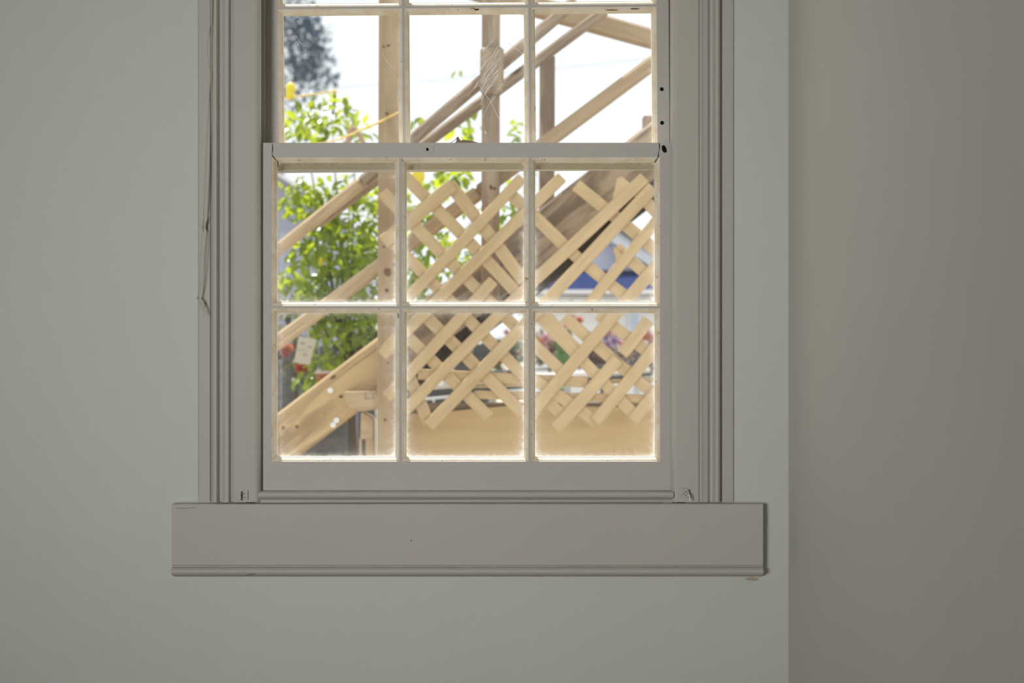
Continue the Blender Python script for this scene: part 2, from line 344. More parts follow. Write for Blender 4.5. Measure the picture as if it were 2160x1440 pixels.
# apron
ya = 2.966
pr = [(3.0, Z(1060, 3.0)), (2.970, Z(1061.5, 2.97)), (ya, Z(1064, ya)), (ya-.001, Z(1100, ya)), (ya, Z(1191.5, ya)), (ya+.004, Z(1193, ya)), (ya+.005, Z(1195.5, ya)), (ya-.001, Z(1197, ya)), (ya-.006, Z(1201, ya)),
      (ya-.007, Z(1206, ya)), (ya-.003, Z(1211, ya)), (ya+.006, Z(1214, ya)), (ya+.012, Z(1217, ya)), (3.0, Z(1219, 2.98))]
o = fixn(MB().prism(pr, X(362, ya), X(1610, ya), 'x').build('trim_5', M['trim'])); bevel(o, .0015); tag(o, 'flat painted apron board with a beaded lower edge under the window', 'window apron', kind='structure')
def stain(pts, Y, rad, mat, parent, name='stain'):
    MB().tube([P(a, b, Y) for a, b in pts], rad, 6, 0, 5).build(name, mat, parent)
M['stain'] = plain('brown_stain', (.36, .26, .14), .7); M['crack'] = plain('grey_crack', (.16, .145, .12), .8)
t5 = o
for pts, rd in (([(368, 1196), (400, 1197), (450, 1196.5), (505, 1197)], .0009), ([(640, 1195), (800, 1195.5), (980, 1195), (1120, 1195.2)], .0005), ([(1180, 1194), (1380, 1194.5), (1552, 1194)], .0006)): stain(pts, 2.971, rd, M['stain'], t5)
stain([(372, 1071), (392, 1071.5), (413, 1070)], 2.9655, .0004, M['crack'], t5, 'crack'); stain([(455, 1063), (480, 1061.5), (560, 1062), (700, 1061.5), (1000, 1061), (1400, 1060)], 2.9685, .0005, M['crack'], t5, 'crack')
stain([(518, 1213), (526, 1212), (536, 1210)], 2.959, .0008, M['crack'], t5, 'crack'); MB().ball(P(867, 1140, 2.965), .0012, 8).build('nail_hole', M['dark'], t5)
# ------------------------------------------------------------------ window: jambs, beads, sill, sashes
win = empty('window_1', (X(983, 3), 3.05, SILLZ)); tag(win, 'old white painted double hung sash window with dusty panes', 'window', kind='structure')
m = MB(); m.box(JL-.02, JL, WY, WY+WT, SILLZ, HEADZ); m.box(JR, JR+.02, WY, WY+WT, SILLZ, HEADZ); m.box(JL-.02, JR+.02, WY, WY+WT, HEADZ, HEADZ+.02)
m.build('jamb_lining', M['sash'], win)
for s, xa in ((1, JL), (-1, JR)):
    x1 = X(560, 3.049) if s > 0 else X(1413.5, 3.049)
    bevel(MB().box(xa, x1, 3.0475, 3.0515, SILLZ, HEADZ).build('parting_bead', M['sash'], win), .001)
    bevel(MB().box(xa, x1-s*.001, 3.098, 3.115, SILLZ, HEADZ).build('outer_stop', M['sash'], win), .001)
pr = [(3.0, SILLZ-.02), (3.0, Z(1036, 3.0)), (3.05, Z(1036, 3.0)-.001), (3.26, SILLZ-.045), (3.26, SILLZ-.08), (3.17, SILLZ-.06), (3.17, SILLZ-.02)]
fixn(MB().prism(pr, JL-.0, JR+.0, 'x').build('outer_sill', M['sash'], win))
OV = [(.0000, .0000), (.0006, .0016), (.0030, .0030), (.0058, .0058), (.0074, .0095), (.0078, .0125), (.0092, .0132)]   # inset, depth of the ovolo
def edge_prof(Yf, Yg, Y1):
    """(inset from flat edge, Y) walking front to back"""
    return [(a, Yf+b) for a, b in OV]+[(.0092, Yg), (.0092, Yg+.002), (.001, Y1)]
def sash(name, Yf, th, xo, xf, zo, zf, vx, hz, gmat, label, nrow):
    """xo outer edges, xf flat edges of stiles (px), zo/zf the same for the rails, vx muntin centres px, hz muntin centres px"""
    Y1 = Yf+th; Yg = Yf+.023
    root = None
    E = edge_prof(Yf, Yg, Y1)
    nE = len(E)
    fl = lambda px: X(px, Yf)
    # frame: two stiles and two rails in one part mesh
    m = MB()
    xl, xr = fl(xf[0]), fl(xf[1]); xol, xor_ = fl(xo[0]), fl(xo[1])
    zt, zb = Z(zf[0], Yf), Z(zf[1], Yf); zot, zob = Z(zo[0], Yf), Z(zo[1], Yf)
    mi_e = [1]*(nE-3)+[1, 1, 1]
    # profile order: outer front -> flat edge -> E... -> back -> outer back
    prL = [(xol, Yf)]+[(xl+a, y) for a, y in E]+[(xol, Y1)]
    prR = [(xor_, Yf)]+[(xr-a, y) for a, y in E]+[(xor_, Y1)]
    mi = [0]+[1]*(nE-1)+[0, 0]
    m.prism(prL, zob, zot, 'z', mi); m.prism(prR, zob, zot, 'z', mi)
    prT = [(Yf, zot)]+[(y, zt-a) for a, y in E]+[(Y1, zot)]
    prB = [(Yf, zob)]+[(y, zb+a) for a, y in E]+[(Y1, zob)]
    m.prism(prT, xl, xr, 'x', mi); m.prism(prB, xl, xr, 'x', mi)
    fr = fixn(m.build(name, [M['sash'], M['cream']], win)); tag(fr, label)
    hw = .0026
    def mun(c, a0, a1, ax):
        half = [(hw+a, y) for a, y in E]
        if ax == 'z': pr = [(c-h, y) for h, y in half]+[(c+h, y) for h, y in half[::-1]]
        else: pr = [(y, c-h) for h, y in half]+[(y, c+h) for h, y in half[::-1]]
        mm = [1]*(nE-1)+[0]+[1]*(nE-1)+[0]
        return fixn(MB().prism(pr, a0, a1, ax, mm).build('muntin', [M['sash'], M['cream']], fr))
    for px in vx: mun(fl(px), zb, zt, 'z')
    xx = [xl]+[fl(p) for p in vx]+[xr]
    for py in hz:
        for i in range(len(xx)-1): mun(Z(py, Yf), xx[i]+(hw if i else 0), xx[i+1]-(hw if i < len(xx)-2 else 0), 'x')
    xs = [xl]+[fl(p) for p in vx]+[xr]; zs = [zt]+[Z(p, Yf) for p in hz]+[zb]
    for i in range(len(xs)-1):
        for j in range(len(zs)-1):
            MB().box(xs[i]+(.004 if i == 0 else .007), xs[i+1]-(.004 if i == len(xs)-2 else .007), Yg, Yg+.002, zs[j+1]+(.004 if j == len(zs)-2 else .007), zs[j]-(.004 if j == 0 else .007)).build('glass_pane', gmat, fr)
    return fr
low = sash('lower_sash', 3.004, .042, (548.5, 1417.5), (572, 1392), (301, 1035), (331.5, 973), (844.5, 1117), (647.5,), M['glass_low'], 'lower sash with six panes of dusty old glass', 2)
Yu = 3.0535
up = sash('upper_sash', Yu, .042, (561, 1412.5), (587.5, 1387), (-345, 357), (-310, 327), (852.5, 1119), (14, -148), M['glass_up'], 'upper sash behind with yellowed mouldings', 3)
# the upper sash has sagged: tilt it a little about its lower middle
c = P(983, 330, Yu); R = Matrix.Translation(c) @ Matrix.Rotation(math.radians(-.42), 4, 'Y') @ Matrix.Translation(-c)
up.matrix_basis = R.copy(); up.matrix_parent_inverse = win.matrix_basis.inverted()
# front face of the upper sash's bottom rail below the meeting rail has its shade painted as dark olive
MB().box(X(588, Yu), X(1388, Yu), Yu-.0012, Yu+.001, Z(357, Yu), Z(340, Yu)).build('shaded_rail_face', M['olive'], up)
def disc(name, px, py, Y, rx, ry, rot, mat, parent, depth=.003, seed=0, jag=.0, n=20):
    rnd = random.Random(seed); c = P(px, py, Y); pts = []
    for k in range(n):
        t = 2*PI*k/n; r = 1+rnd.uniform(-jag, jag); a = rx*math.cos(t)*r; b = ry*math.sin(t)*r
        pts.append((c.x+a*math.cos(rot)-b*math.sin(rot), c.z+a*math.sin(rot)+b*math.cos(rot)))
    return fixn(MB().prism(pts, Y, Y+depth, 'y').build(name, mat, parent))
disc('screw_hole', 1396, 188, Yu-.0004, .0042, .0042, 0, M['dark'], up, seed=1, jag=.06)
disc('screw_hole', 1396.5, 259, Yu-.0004, .0042, .0042, 0, M['dark'], up, seed=2, jag=.06)
disc('screw_hole', 1401, 314, 3.0036, .0048, .0085, .35, M['dark'], low, seed=3, jag=.12)
# strike plate of a missing catch
sp = MB(); sp.box(X(888, 3), X(914, 3), 3.0026, 3.0045, Z(322, 3), Z(307.5, 3)); spo = bevel(sp.build('strike_plate', M['sash'], low), .0005)
disc('keyhole', 901.5, 315, 3.0024, .0030, .0034, 0, M['dark'], low, seed=4, jag=.08)
disc('plate_screw', 894, 313.5, 3.0023, .0026, .0014, .2, M['trim'], low, seed=5); disc('plate_screw', 908.5, 313.5, 3.0023, .0026, .0014, .2, M['trim'], low, seed=6)
# cracked joints of the meeting rail
for pts in ([(574.5, 303), (575, 312), (574, 324), (575, 329), (581, 337), (586, 342), (586.5, 352)], [(1390, 301), (1391, 309), (1389.5, 322), (1388, 331), (1384, 337), (1381, 343)]):
    MB().tube([P(a, b, 3.0038) for a, b in pts], lambda t: .0004+.0006*abs(math.sin(t*9)), 6, 0, 4).build('paint_crack', M['dark'], low)
# flaked brown spots on the upper muntin and drips of rust at the corners
for k, (px, py, rx, ry) in enumerate([(955, 14.5, .010, .0026), (997, 15, .013, .0026), (1005, 18, .005, .004), (1338, 18.5, .009, .0011), (1290, 21, .012, .0009)]):
    disc('flaked_paint', px, py, Yu+.0012 if py < 16 else Yu+.0022, rx, ry, 0, M['rust'], up, .0012, 20+k, .3, 26)
# curled paint where the catch was torn off, lying on the meeting rail
m = MB()
m.tube([P(951, 301, 3.006), P(960, 295, 3.006), P(966, 289, 3.007), P(970, 298, 3.008)], .0007, 6)
m.prism([(X(956, 3.006), Z(302, 3.006)), (X(966, 3.006), Z(297.5, 3.006)), (X(978, 3.006), Z(295, 3.006)), (X(992, 3.006), Z(296, 3.006)), (X(1011, 3.006), Z(301.5, 3.006))], 3.006, 3.02, 'y')
m.prism([(X(962, 3.006), Z(298, 3.006)), (X(964, 3.006), Z(289, 3.006)), (X(967, 3.006), Z(289, 3.006)), (X(973, 3.006), Z(298, 3.006))], 3.008, 3.014, 'y')
o = fixn(m.build('torn_catch_splinter', plain('splinter', (.30, .22, .17), .8), low))
# scratches on the glass of the middle and left upper panes
rs = random.Random(3); m = MB(); yg = Yu+.0222
for k in range(46):
    cx, cy = rs.gauss(1032, 17), rs.gauss(150, 30); L = rs.uniform(14, 55); a = math.radians(rs.gauss(55, 5))
    if not (1000 < cx+L*math.cos(a)*.5 and cx < 1085): continue
    dx, dy = L*math.cos(a)/2, -L*math.sin(a)/2; bw = rs.uniform(-3, 3)
    m.tube([P(cx-dx, cy-dy, yg), P(cx+bw, cy, yg), P(cx+dx, cy+dy, yg)], rs.uniform(.00012, .00028), 4, 0, 3)
for (a, b, c_) in (((632, 88), (628, 97), (634, 104)), ((624, 74), (632, 88), (644, 98)), ((806, 110), (816, 130), (832, 145)), ((842, 240), (838, 190), (846, 130)), ((1010, 180), (1035, 215), (1052, 250)), ((1041, 38), (1042, 46), (1041, 54)), ((1022, 282), (1024, 276), (1026, 284)), ((1070, 90), (1085, 100), (1100, 112))):
    m.tube([P(*a, yg), P(*b, yg), P(*c_, yg)], .0003, 4, 0, 4)
scr = m.build('glass_scratches', plain('scratched_glass', (.9, .9, .9), .4), up)
# ------------------------------------------------------------------ blind brackets and cord
def bracket(px, py, flip, label):
    DY = .008
    e = empty('blind_bracket', (X(px, 2.972), 2.9745+DY, Z(py+9, 2.972))); tag(e, label, 'bracket', 'painted over blind brackets')
    m = MB(); m.box(X(px-4, 2.97), X(px+9, 2.97), 2.9715+DY, 2.975+DY, Z(py+10, 2.97), Z(py-10, 2.97))
    bevel(m.build('plate', M['trim'], e), .0008)
    m = MB(); x0 = X(px-4 if not flip else px+9, 2.97); x1 = X(px-13 if not flip else px+12, 2.97)
    m.prism([(x0, Z(py-9, 2.97)), (x0, Z(py+10, 2.97)), (x1, Z(py+11, 2.97)), (x1, Z(py+2, 2.97))], 2.962+DY, 2.9745+DY, 'y'); bevel(fixn(m.build('lug', M['trim'], e)), .001)
    for dx, dy in ((3, -4), (4, 4), (-1, 0)): disc('screw', px+dx, py+dy, 2.9713+DY, .0012, .0012, 0, M['dark'], e, .001, 5)
    return e
bracket(512, 1045, False, 'small painted metal bracket at the foot of the left casing')
eb = bracket(1443, 1041, True, 'small painted metal bracket with a rusty screw at the foot of the right casing')
MB().tube([P(1449, 1046, 2.966), P(1454, 1044, 2.962), P(1455, 1053, 2.962), P(1456, 1057, 2.962)], .0014, 8).build('hook', M['white'], eb)
m = MB(); yc = 2.973
A_ = [(446, -60), (445, 0), (444, 45), (439, 80), (437, 108), (441, 140), (442, 185), (439, 234), (435, 300), (433, 350), (430, 420), (428, 470), (426, 500), (423, 540), (421, 590), (417, 627)]
B_ = [(447, -60), (447, 0), (446, 60), (444, 90), (444, 130), (443, 180), (441, 232), (438, 300), (436, 350), (433, 420), (429, 468), (431, 505), (428, 560), (424, 600), (418, 628)]
m.tube([P(a, b, yc) for a, b in A_], .0009, 6); m.tube([P(a, b, yc+.001) for a, b in B_], .0007, 6)
m.tube([P(442, 140, yc), P(443, 165, yc), P(441, 195, yc)], .0021, 8)
m.tube([P(430, 455, yc), P(428, 468, yc), P(426, 478, yc), P(428, 488, yc)], lambda t: .0012+.0018*math.sin(PI*t), 8)
m.ball(P(417, 629, yc), .003)
for a, b in ((427, 645), (434, 662), (430, 665), (421, 650)): m.tube([P(417, 629, yc), P((417+a)/2+2, (629+b)/2, yc-.001), P(a, b, yc)], .0008, 6)
tag(m.build('hanging_string', M['cord'], smooth=True), 'thin knotted old string hanging down the left window casing', 'string')
# chipped plaster patch under the right end of the apron
disc('plaster_chip', 1586, 1221, 2.9985, .014, .0035, 0, plain('bare_plaster', (.42, .36, .28), .9), None, .0013, 9, .35, 24)
tag(bpy.data.objects['plaster_chip'], 'small brown chipped spot on the wall below the right end of the apron', 'chip')
# ------------------------------------------------------------------ outdoors: ground, added eave
tag(MB().box(-60, 60, WY+WT, 120, -.5, -.35).build('ground', paint('dry_ground', (.34, .31, .24), .9, .3, 8, .2)), 'dry garden ground', 'ground', kind='structure')
tag(MB().box(RX0-.15, RX1+.15, WY+WT, WY+WT+.02, -.35, SILLZ-.1).build('trim_6', M['ext']), 'white outside cladding below the window', 'cladding', kind='structure')
m = MB(); m.box(RX0-.4, RX1+.6, WY+.1, WY+WT+.22, 2.72, 2.80); tag(m.build('trim_7', M['ext']), 'unseen white eave board added to shade the window top from the sun', 'eave', kind='structure')  # overhang added out of view to keep sun off the upper panes
# ------------------------------------------------------------------ staircase
st = empty('garden_staircase', (X(815, 5.1), 5.1, -.35)); tag(st, 'raw timber outdoor staircase rising to the right behind the lattice', 'staircase')
YP, YS = 5.10, 5.20
def bm_(name, mat, a, b, wd, Y, th, **k): return beam(name, mat, a, b, wd, Y, th, st, bev=.010 if 'post' not in name else .003, **k)
bm_('post', M['post'], (822, -420), (812.5, 1675), 42, YP, .075)
bm_('post', M['grey'], (1036.5, -420), (1034, 650), 38, YP, .065)
bm_('post', M['grey'], (1155, 118), (1153, 480), 32, 5.42, .06)
bm_('cleat', M['grey'], (1038, 98), (1037, 196), 50, YP-.035, .034)
# stringer: near board, widening to the right as it comes closer
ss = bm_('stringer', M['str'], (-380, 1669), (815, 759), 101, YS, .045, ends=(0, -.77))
bm_('stringer', M['strd'], (816, 754), (1420, 284), 100, YS, .045, ends=(.77, 0))  # right length darker: shade and weathering both put into its colour
for a in ((697, 823), (703, 896), (710, 886)):
    o = MB(); c = P(a[0], a[1], YS-.004); o.prism([(c.x+.0105*math.cos(t*PI/8), c.z+.0105*math.sin(t*PI/8)) for t in range(16)], YS-.008, YS, 'y'); q = fixn(o.build('bolt_head', M['white'])); q.parent = ss; q.matrix_parent_inverse = ss.matrix_basis.inverted() @ st.matrix_basis.inverted()
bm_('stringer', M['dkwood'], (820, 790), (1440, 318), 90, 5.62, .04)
bm_('shade_soffit', M['dkwood'], (820, 826), (1440, 346), 56, 5.25, .36)  # dark board added as the shaded underside, shade is in its colour
for k in range(14):
    px = 470+k*75; py = 1060-k*75*.763
    if px < 850: continue
    py -= 34
    A = P(px, py, YS+.045)
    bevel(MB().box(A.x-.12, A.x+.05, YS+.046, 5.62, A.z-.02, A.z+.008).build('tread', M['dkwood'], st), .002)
# rails
bm_('handrail', M['pine'], (-60, 1040), (762, 384), 26, 5.17, .035)
bm_('handrail', M['grey'], (762, 384), (1215, 0), 25, 5.171, .035)
bm_('rail', M['grey'], (665, 473), (1280, 18), 22, 5.30, .04)
bm_('rail', M['pine'], (-60, 1198), (1010, 405), 31, 5.19, .035, ends=(0, 0))
bm_('rail', M['post'], (1010, 405), (1480, 55), 31, 5.191, .035)
bm_('landing_rail', M['post'], (940, -42), (1450, 100), 42, 5.28, .045, Yb=5.9)
bm_('newel_post', M['grey'], (1372, 243), (1372, 330), 28, 5.28, .07)
kn = plain('dark_knot', (.16, .09, .05), .8)
for (px, py, a, b) in ((809, 98, .005, .004), (819, 96, .006, .004), (816, 240, .005, .006), (817, 574, .013, .016), (816, 612, .007, .007), (810, 520, .004, .004), (828, 517, .004, .004), (818, 765, .004, .004), (812, 885, .005, .005), (1036, 395, .005, .009), (1043, 397, .005, .005)):
    disc('knot', px, py, YP-.0012, a, b, .4, kn, st, .003, int(px+py), .2)
for (px, py, a, b) in ((597, 902, .006, .005), (626, 900, .006, .006), (719, 836, .008, .006), (703, 795, .012, .006)): disc('knot', px, py, YS-.0012, a, b, .6, kn, st, .003, int(px+py), .25)
disc('knot', 691, 452, 5.298, .030, .014, .65, kn, st, .003, 77, .3)
# short stub rail and its blocking at the left post
lb = empty('lumber_offcut', (X(760, 5.12), 5.12, Z(866, 5.12))); tag(lb, 'short pine beam end with grey stencil letters beside the left stair post', 'timber')
m = MB(); yl = 5.125
m.prism([(X(727, yl), Z(826, yl)), (X(795, yl), Z(824, yl)), (X(800, yl), Z(862, yl)), (X(763, yl), Z(868, yl)), (X(741, yl), Z(862, yl)), (X(728, yl), Z(846, yl))], yl, YS, 'y')
bevel(fixn(m.build('beam', M['pine'], lb)), .003)
def txt(name, s, loc, size, mat, parent):
    cu = bpy.data.curves.new(name, 'FONT'); cu.body = s; cu.size = size; cu.extrude = .0006
    o = bpy.data.objects.new(name, cu); C.objects.link(o); o.location = loc; o.rotation_euler = (PI/2, 0, 0); cu.materials.append(mat)
    dg = bpy.context.evaluated_depsgraph_get(); me = bpy.data.meshes.new_from_object(o.evaluated_get(dg)); mw = Matrix.Translation(loc) @ Matrix.Rotation(PI/2, 4, 'X'); me.transform(mw)
    bpy.data.objects.remove(o); me.materials.clear(); q = link(name, me, mat, parent); return q
txt('stencil_letters', 'L.1', P(768, 842, yl-.0012), .034, M['ink'], lb)
wb = empty('timber_blocking', (X(774, 5.2), 5.2, -.35)); tag(wb, 'rough wooden block standing on two stakes beneath the stair beam', 'timber')
m = MB(); yw = 5.17
m.prism([(X(760, yw), Z(926, yw)), (X(787, yw), Z(927, yw)), (X(788, yw), Z(888, yw)), (X(783, yw), Z(878, yw)), (X(772, yw), Z(874, yw)), (X(766, yw), Z(868, yw)), (X(761, yw), Z(871, yw))], yw, yw+.07, 'y'); bevel(fixn(m.build('block', M['pine'], wb)), .003)
for a in ((760, 6), (779, 17)): 
    x0, x1 = X(a[0]-a[1]/2, yw), X(a[0]+a[1]/2, yw); bevel(MB().box(x0, x1, yw+.01, yw+.06, -.35, Z(926, yw)).build('stake', M['pine'], wb), .002)
# ------------------------------------------------------------------ lattice
YL = 5.0; W = 25
lt = empty('lattice_screen', (X(1100, YL), YL, Z(905, YL))); tag(lt, 'broken diagonal lattice screen of pale wood strips nailed to the stair post', 'lattice')
FRONT = [((806, 750), (1186, 373), 25), ((815, 838), (1041, 591), 25), ((852, 868), (1130, 588), 25), ((1128, 590), (1360, 374), 26), ((904, 899), (1378, 394), 27),
         ((1110, 884), (1392, 552), 27), ((1240, 645), (1392, 458), 24), ((1172, 905), (1304, 756), 27), ((1312, 747), (1368, 674), 26), ((1256, 890), (1395, 718), 26), ((1335, 889), (1400, 808), 26),
         ((808, 511), (956, 389), 30), ((812, 742), (842, 707), 27), ((866, 622), (1102, 374), 24), ((842, 645), (868, 620), 24)]
BACK = [((806, 405), (962, 566), 26), ((958, 562), (1182, 780), 25), ((852, 370), (1100, 628), 26), ((1098, 626), (1342, 878), 25), ((948, 388), (1106, 594), 27), ((1148, 656), (1216, 736), 23),
        ((1072, 405), (1200, 528), 26), ((1196, 524), (1332, 634), 25), ((1215, 390), (1392, 534), 26), ((1346, 405), (1395, 458), 24), ((1300, 522), (1395, 604), 25),
        ((812, 495), (1108, 796), 25), ((1110, 790), (1256, 888), 25), ((893, 662), (1104, 872), 26), ((850, 700), (1032, 880), 25), ((862, 790), (905, 893), 25),
        ((1190, 668), (1398, 846), 26), ((1262, 662), (1398, 764), 25), ((1146, 838), (1184, 874), 24)]
for k, (a, b, wd) in enumerate(FRONT): beam('lattice_strip', M['lat'], a, b, wd, YL+.0002*k, .009, lt, bev=.0036, warp=random.Random(k).uniform(-.004, .004))
for k, (a, b, wd) in enumerate(BACK): beam('lattice_strip', M['lat'], a, b, wd, YL+.0125+.0002*k, .009, lt, bev=.001, warp=random.Random(k+50).uniform(-.003, .003))
beam('batten', M['lat'], (881, 789), (1240, 806), 23, YL+.023, .02, lt); beam('batten', M['lat'], (1000, 832), (1398, 842), 18, YL+.024, .02, lt)
beam('batten', M['lat'], (955, 816), (1398, 800), 9, YL+.03, .015, lt).location.z -= 0
for pts in ([(1292, 420), (1302, 376), (1312, 372), (1336, 392), (1318, 398)], [(1294, 518), (1300, 552), (1316, 540)]):
    m = MB(); m.prism([(X(a, YL), Z(b, YL)) for a, b in pts], YL+.003, YL+.011, 'y'); fixn(m.build('broken_splinter', M['lat'], lt))
lp = empty('lattice_post', (X(1405, 5.04), 5.04, -.35)); 
C.objects.unlink(lp); bpy.data.objects.remove(lp)
o = bevel(MB().box(X(1392, 5.04), X(1430, 5.04), 5.04, 5.11, -.35, Z(340, 5.04)).build('timber_post', M['pine']), .002); tag(o, 'timber post carrying the right edge of the lattice', 'post')
# plywood sheet
yp = 5.30
m = MB(); m.prism([(X(838, yp), -.35), (X(838, yp), Z(872, yp)), (X(905, yp), Z(872, yp)), (X(960, yp), Z(866, yp)), (X(1110, yp), Z(852, yp)), (X(1260, yp), Z(858, yp)), (X(1420, yp), Z(860, yp)), (X(1420, yp), -.35)], yp, yp+.018, 'y')
tag(bevel(fixn(m.build('plywood_sheet', M['ply'])), .002), 'tan plywood sheet standing behind the foot of the lattice', 'board')
o = bevel(MB().box(X(842, 5.335), X(1400, 5.335), 5.335, 5.36, Z(940, 5.335), Z(849, 5.335)).build('plank', M['grey']), .003); tag(o, 'grey plank added above the plywood sheet, the shade put into its colour', 'plank')  # added board, grey colour stands in for shade on the plywood top
# ------------------------------------------------------------------ long white bench receding to the right
bn = empty('white_bench', (-.1, 6.4, -.35)); tag(bn, 'long white rounded bench with underside shade painted black running away behind the lattice', 'bench')
A = Vector((-.478, 6.10, 0)); B = Vector((.94, 9.9, 0)); d = (B-A).normalized(); nrm = Vector((-d.y, d.x, 0))*-1
if nrm.y > 0: nrm = -nrm
zc = CAMZ-.194
def run(name, prof, mat):   # prof: (offset towards camera side, z)
    m = MB(); n = len(prof); vs = [A+nrm*a+Vector((0, 0, z)) for a, z in prof]+[B+nrm*a+Vector((0, 0, z)) for a, z in prof]
    m.add(vs, [(i, (i+1) % n, n+(i+1) % n, n+i) for i in range(n)]+[tuple(range(n))[::-1], tuple(range(n, 2*n))]); return fixn(m.build(name, mat, bn))
run('seat_slab', [(-.05, zc+.016), (0, zc+.020), (.018, zc+.012), (.028, zc-.006), (.020, zc-.022), (-.05, zc-.022)], plain('old_white_gelcoat', (.52, .49, .46), .5))
run('underside', [(-.10, zc-.023), (.008, zc-.023), (.008, zc-.048), (-.10, zc-.048)], M['black'])  # black strip painted in as the shadow beneath the slab
run('lower_rail', [(-.06, zc-.052), (.025, zc-.052), (.025, zc-.066), (-.06, zc-.066)], M['steel'])
run('upper_rail', [(-.12, zc+.042), (-.10, zc+.042), (-.10, zc+.030), (-.12, zc+.030)], plain('dull_grey_rail', (.16, .16, .17), .9, .1))
for t in (.3, .6, .98):
    c = A.lerp(B, t)-nrm*.05; MB().box(c.x-.02, c.x+.02, c.y-.02, c.y+.02, -.35, zc-.05).build('leg', M['steel'], bn)
# ------------------------------------------------------------------ plants
def rv(r): 
    while True:
        v = Vector((r.uniform(-1, 1), r.uniform(-1, 1), r.uniform(-1, 1)))
        if .05 < v.length < 1: return v
def leafgen(cl, seed, l=(.05, .085), wr=.5, down=.5, shell=0, thin=1):
    r = random.Random(seed)
    for (px, py, Y, rx, ry, rd, n) in cl:
        n = int(n*thin); c = P(px, py, Y); sx, sz = rx/FPX*Y, ry/FPX*Y
        for _ in range(n):
            v = rv(r)
            if shell: v = v.normalized()*r.uniform(shell, 1)
            p = c+Vector((v.x*sx, v.y*rd, v.z*sz)); dd = rv(r).normalized()+Vector((0, 0, -down)); nn = (rv(r)*.8+Vector((0, 0, 1))).normalized(); L = r.uniform(*l)
            yield (p, dd, nn, L, L*wr)
ct = empty('citrus_tree', (X(735, 7.3), 7.3, -.35)); tag(ct, 'bushy bright green lemon tree growing behind the left of the staircase', 'tree')
CL = [(640, 265, 7.2, 55, 40, .3, 70), (700, 250, 7.3, 70, 50, .3, 95), (750, 285, 7.2, 40, 35, .3, 40), (610, 300, 7.0, 25, 30, .3, 30),
      (650, 420, 7.2, 60, 60, .35, 130), (735, 430, 7.3, 75, 70, .4, 190), (690, 520, 7.2, 70, 70, .4, 240), (760, 560, 7.2, 60, 80, .4, 270), (640, 600, 7.1, 60, 50, .35, 170),
      (720, 650, 7.2, 80, 50, .4, 260), (770, 700, 7.3, 50, 60, .4, 190), (700, 720, 7.1, 60, 45, .35, 70), (655, 800, 6.95, 28, 25, .2, 30), (690, 770, 7.0, 50, 30, .3, 46),
      (950, 380, 7.2, 60, 40, .3, 75), (880, 270, 7.1, 18, 35, .2, 14), (985, 265, 7.2, 30, 30, .2, 34), (1090, 275, 7.2, 20, 26, .2, 15), (962, 147, 7.2, 7, 7, .05, 3),
      (900, 480, 7.3, 60, 60, .3, 90), (960, 540, 7.3, 60, 70, .3, 130), (885, 570, 7.3, 50, 50, .3, 110), (1000, 460, 7.3, 40, 60, .3, 60), (1078, 455, 7.2, 28, 40, .2, 34), (1060, 380, 7.2, 25, 30, .2, 14), (905, 640, 7.3, 60, 50, .3, 90), (830, 480, 7.4, 60, 140, .3, 200)]
MB().leaves(leafgen(CL, 11, thin=.8)).build('foliage', M['leaf'], ct)
m = MB(); base = Vector((X(735, 7.3), 7.3, -.36)); fork = P(735, 760, 7.3); m.tube([base, base.lerp(fork, .5)+Vector((.02, 0, 0)), fork], lambda t: .04-.012*t, 10)
m.build('trunk', M['bark'], ct, True)
for (px, py, Y, rx, ry, rd, n) in CL:
    if n < 40: continue
    e = P(px, py, Y); mid = fork.lerp(e, .5)+Vector((0, 0, -.05)); MB().tube([fork, mid, e], lambda t: .013*(1-t)**1.5+.002, 6).build('branch', M['bark'], ct, True)
for a in ((882, 372, 13), (613, 187, 10), (612, 200, 9), (886, 362, 9), (675, 552, 8), (1057, 300, 0)):
    if a[2]: MB().ball(P(a[0], a[1], 7.0), a[2]/FPX*7.0*1.1, 16, sz=1.2).build('lemon', M['lemon'], ct, True)
cf = empty('conifer', (X(590, 36), 36, -.35)); tag(cf, 'tall dark bluish tree far behind, at the upper left panes', 'tree')
CF = [(590, 60, 36, 85, 75, 1, 650), (640, 90, 36, 60, 60, 1, 520), (665, 140, 36, 52, 50, 1, 520), (610, 170, 36, 80, 55, 1, 560), (600, -30, 36, 70, 70, 1, 400), (640, 45, 36, 50, 40, 1, 300), (560, 260, 36, 90, 80, 1, 300)]
MB().leaves(leafgen(CF, 21, (.10, .24), .4, .4, thin=.75)).build('foliage', M['conif'], cf)
MB().tube([(X(590, 36), 36, -.35), (X(588, 36), 36, 4), tuple(P(590, 0, 36))], lambda t: .25-.18*t, 8).build('trunk', M['bark'], cf, True)
def shrub(name, cl, mats, label, cat, flowers, base, seed, l=(.05, .09)):
    e = empty(name, base); tag(e, label, cat, 'flowering shrubs outside the window')
    MB().leaves(leafgen(cl, seed, l)).build('foliage', mats, e)
    top = P(cl[0][0], cl[0][1], cl[0][2]); MB().tube([base, Vector(base).lerp(top, .5), top], .015, 6).build('stem', M['bark'], e, True)
    for k, (px, py, Y, r, mt_) in enumerate(flowers):
        m = MB(); c = P(px, py, Y); rr = r/FPX*Y; rnd = random.Random(seed+k); gl = []
        for j in range(11):
            a = 2*PI*j/6+rnd.random(); dd = Vector((math.cos(a), -.35-.5*(j > 5), math.sin(a)))
            gl.append((c, dd, Vector((0, -1, .2)), rr, rr*.8))
        m.leaves(gl); m.ball(c+Vector((0, -.01, 0)), rr*.3, 8); m.build('flower', M[mt_], e)
    return e
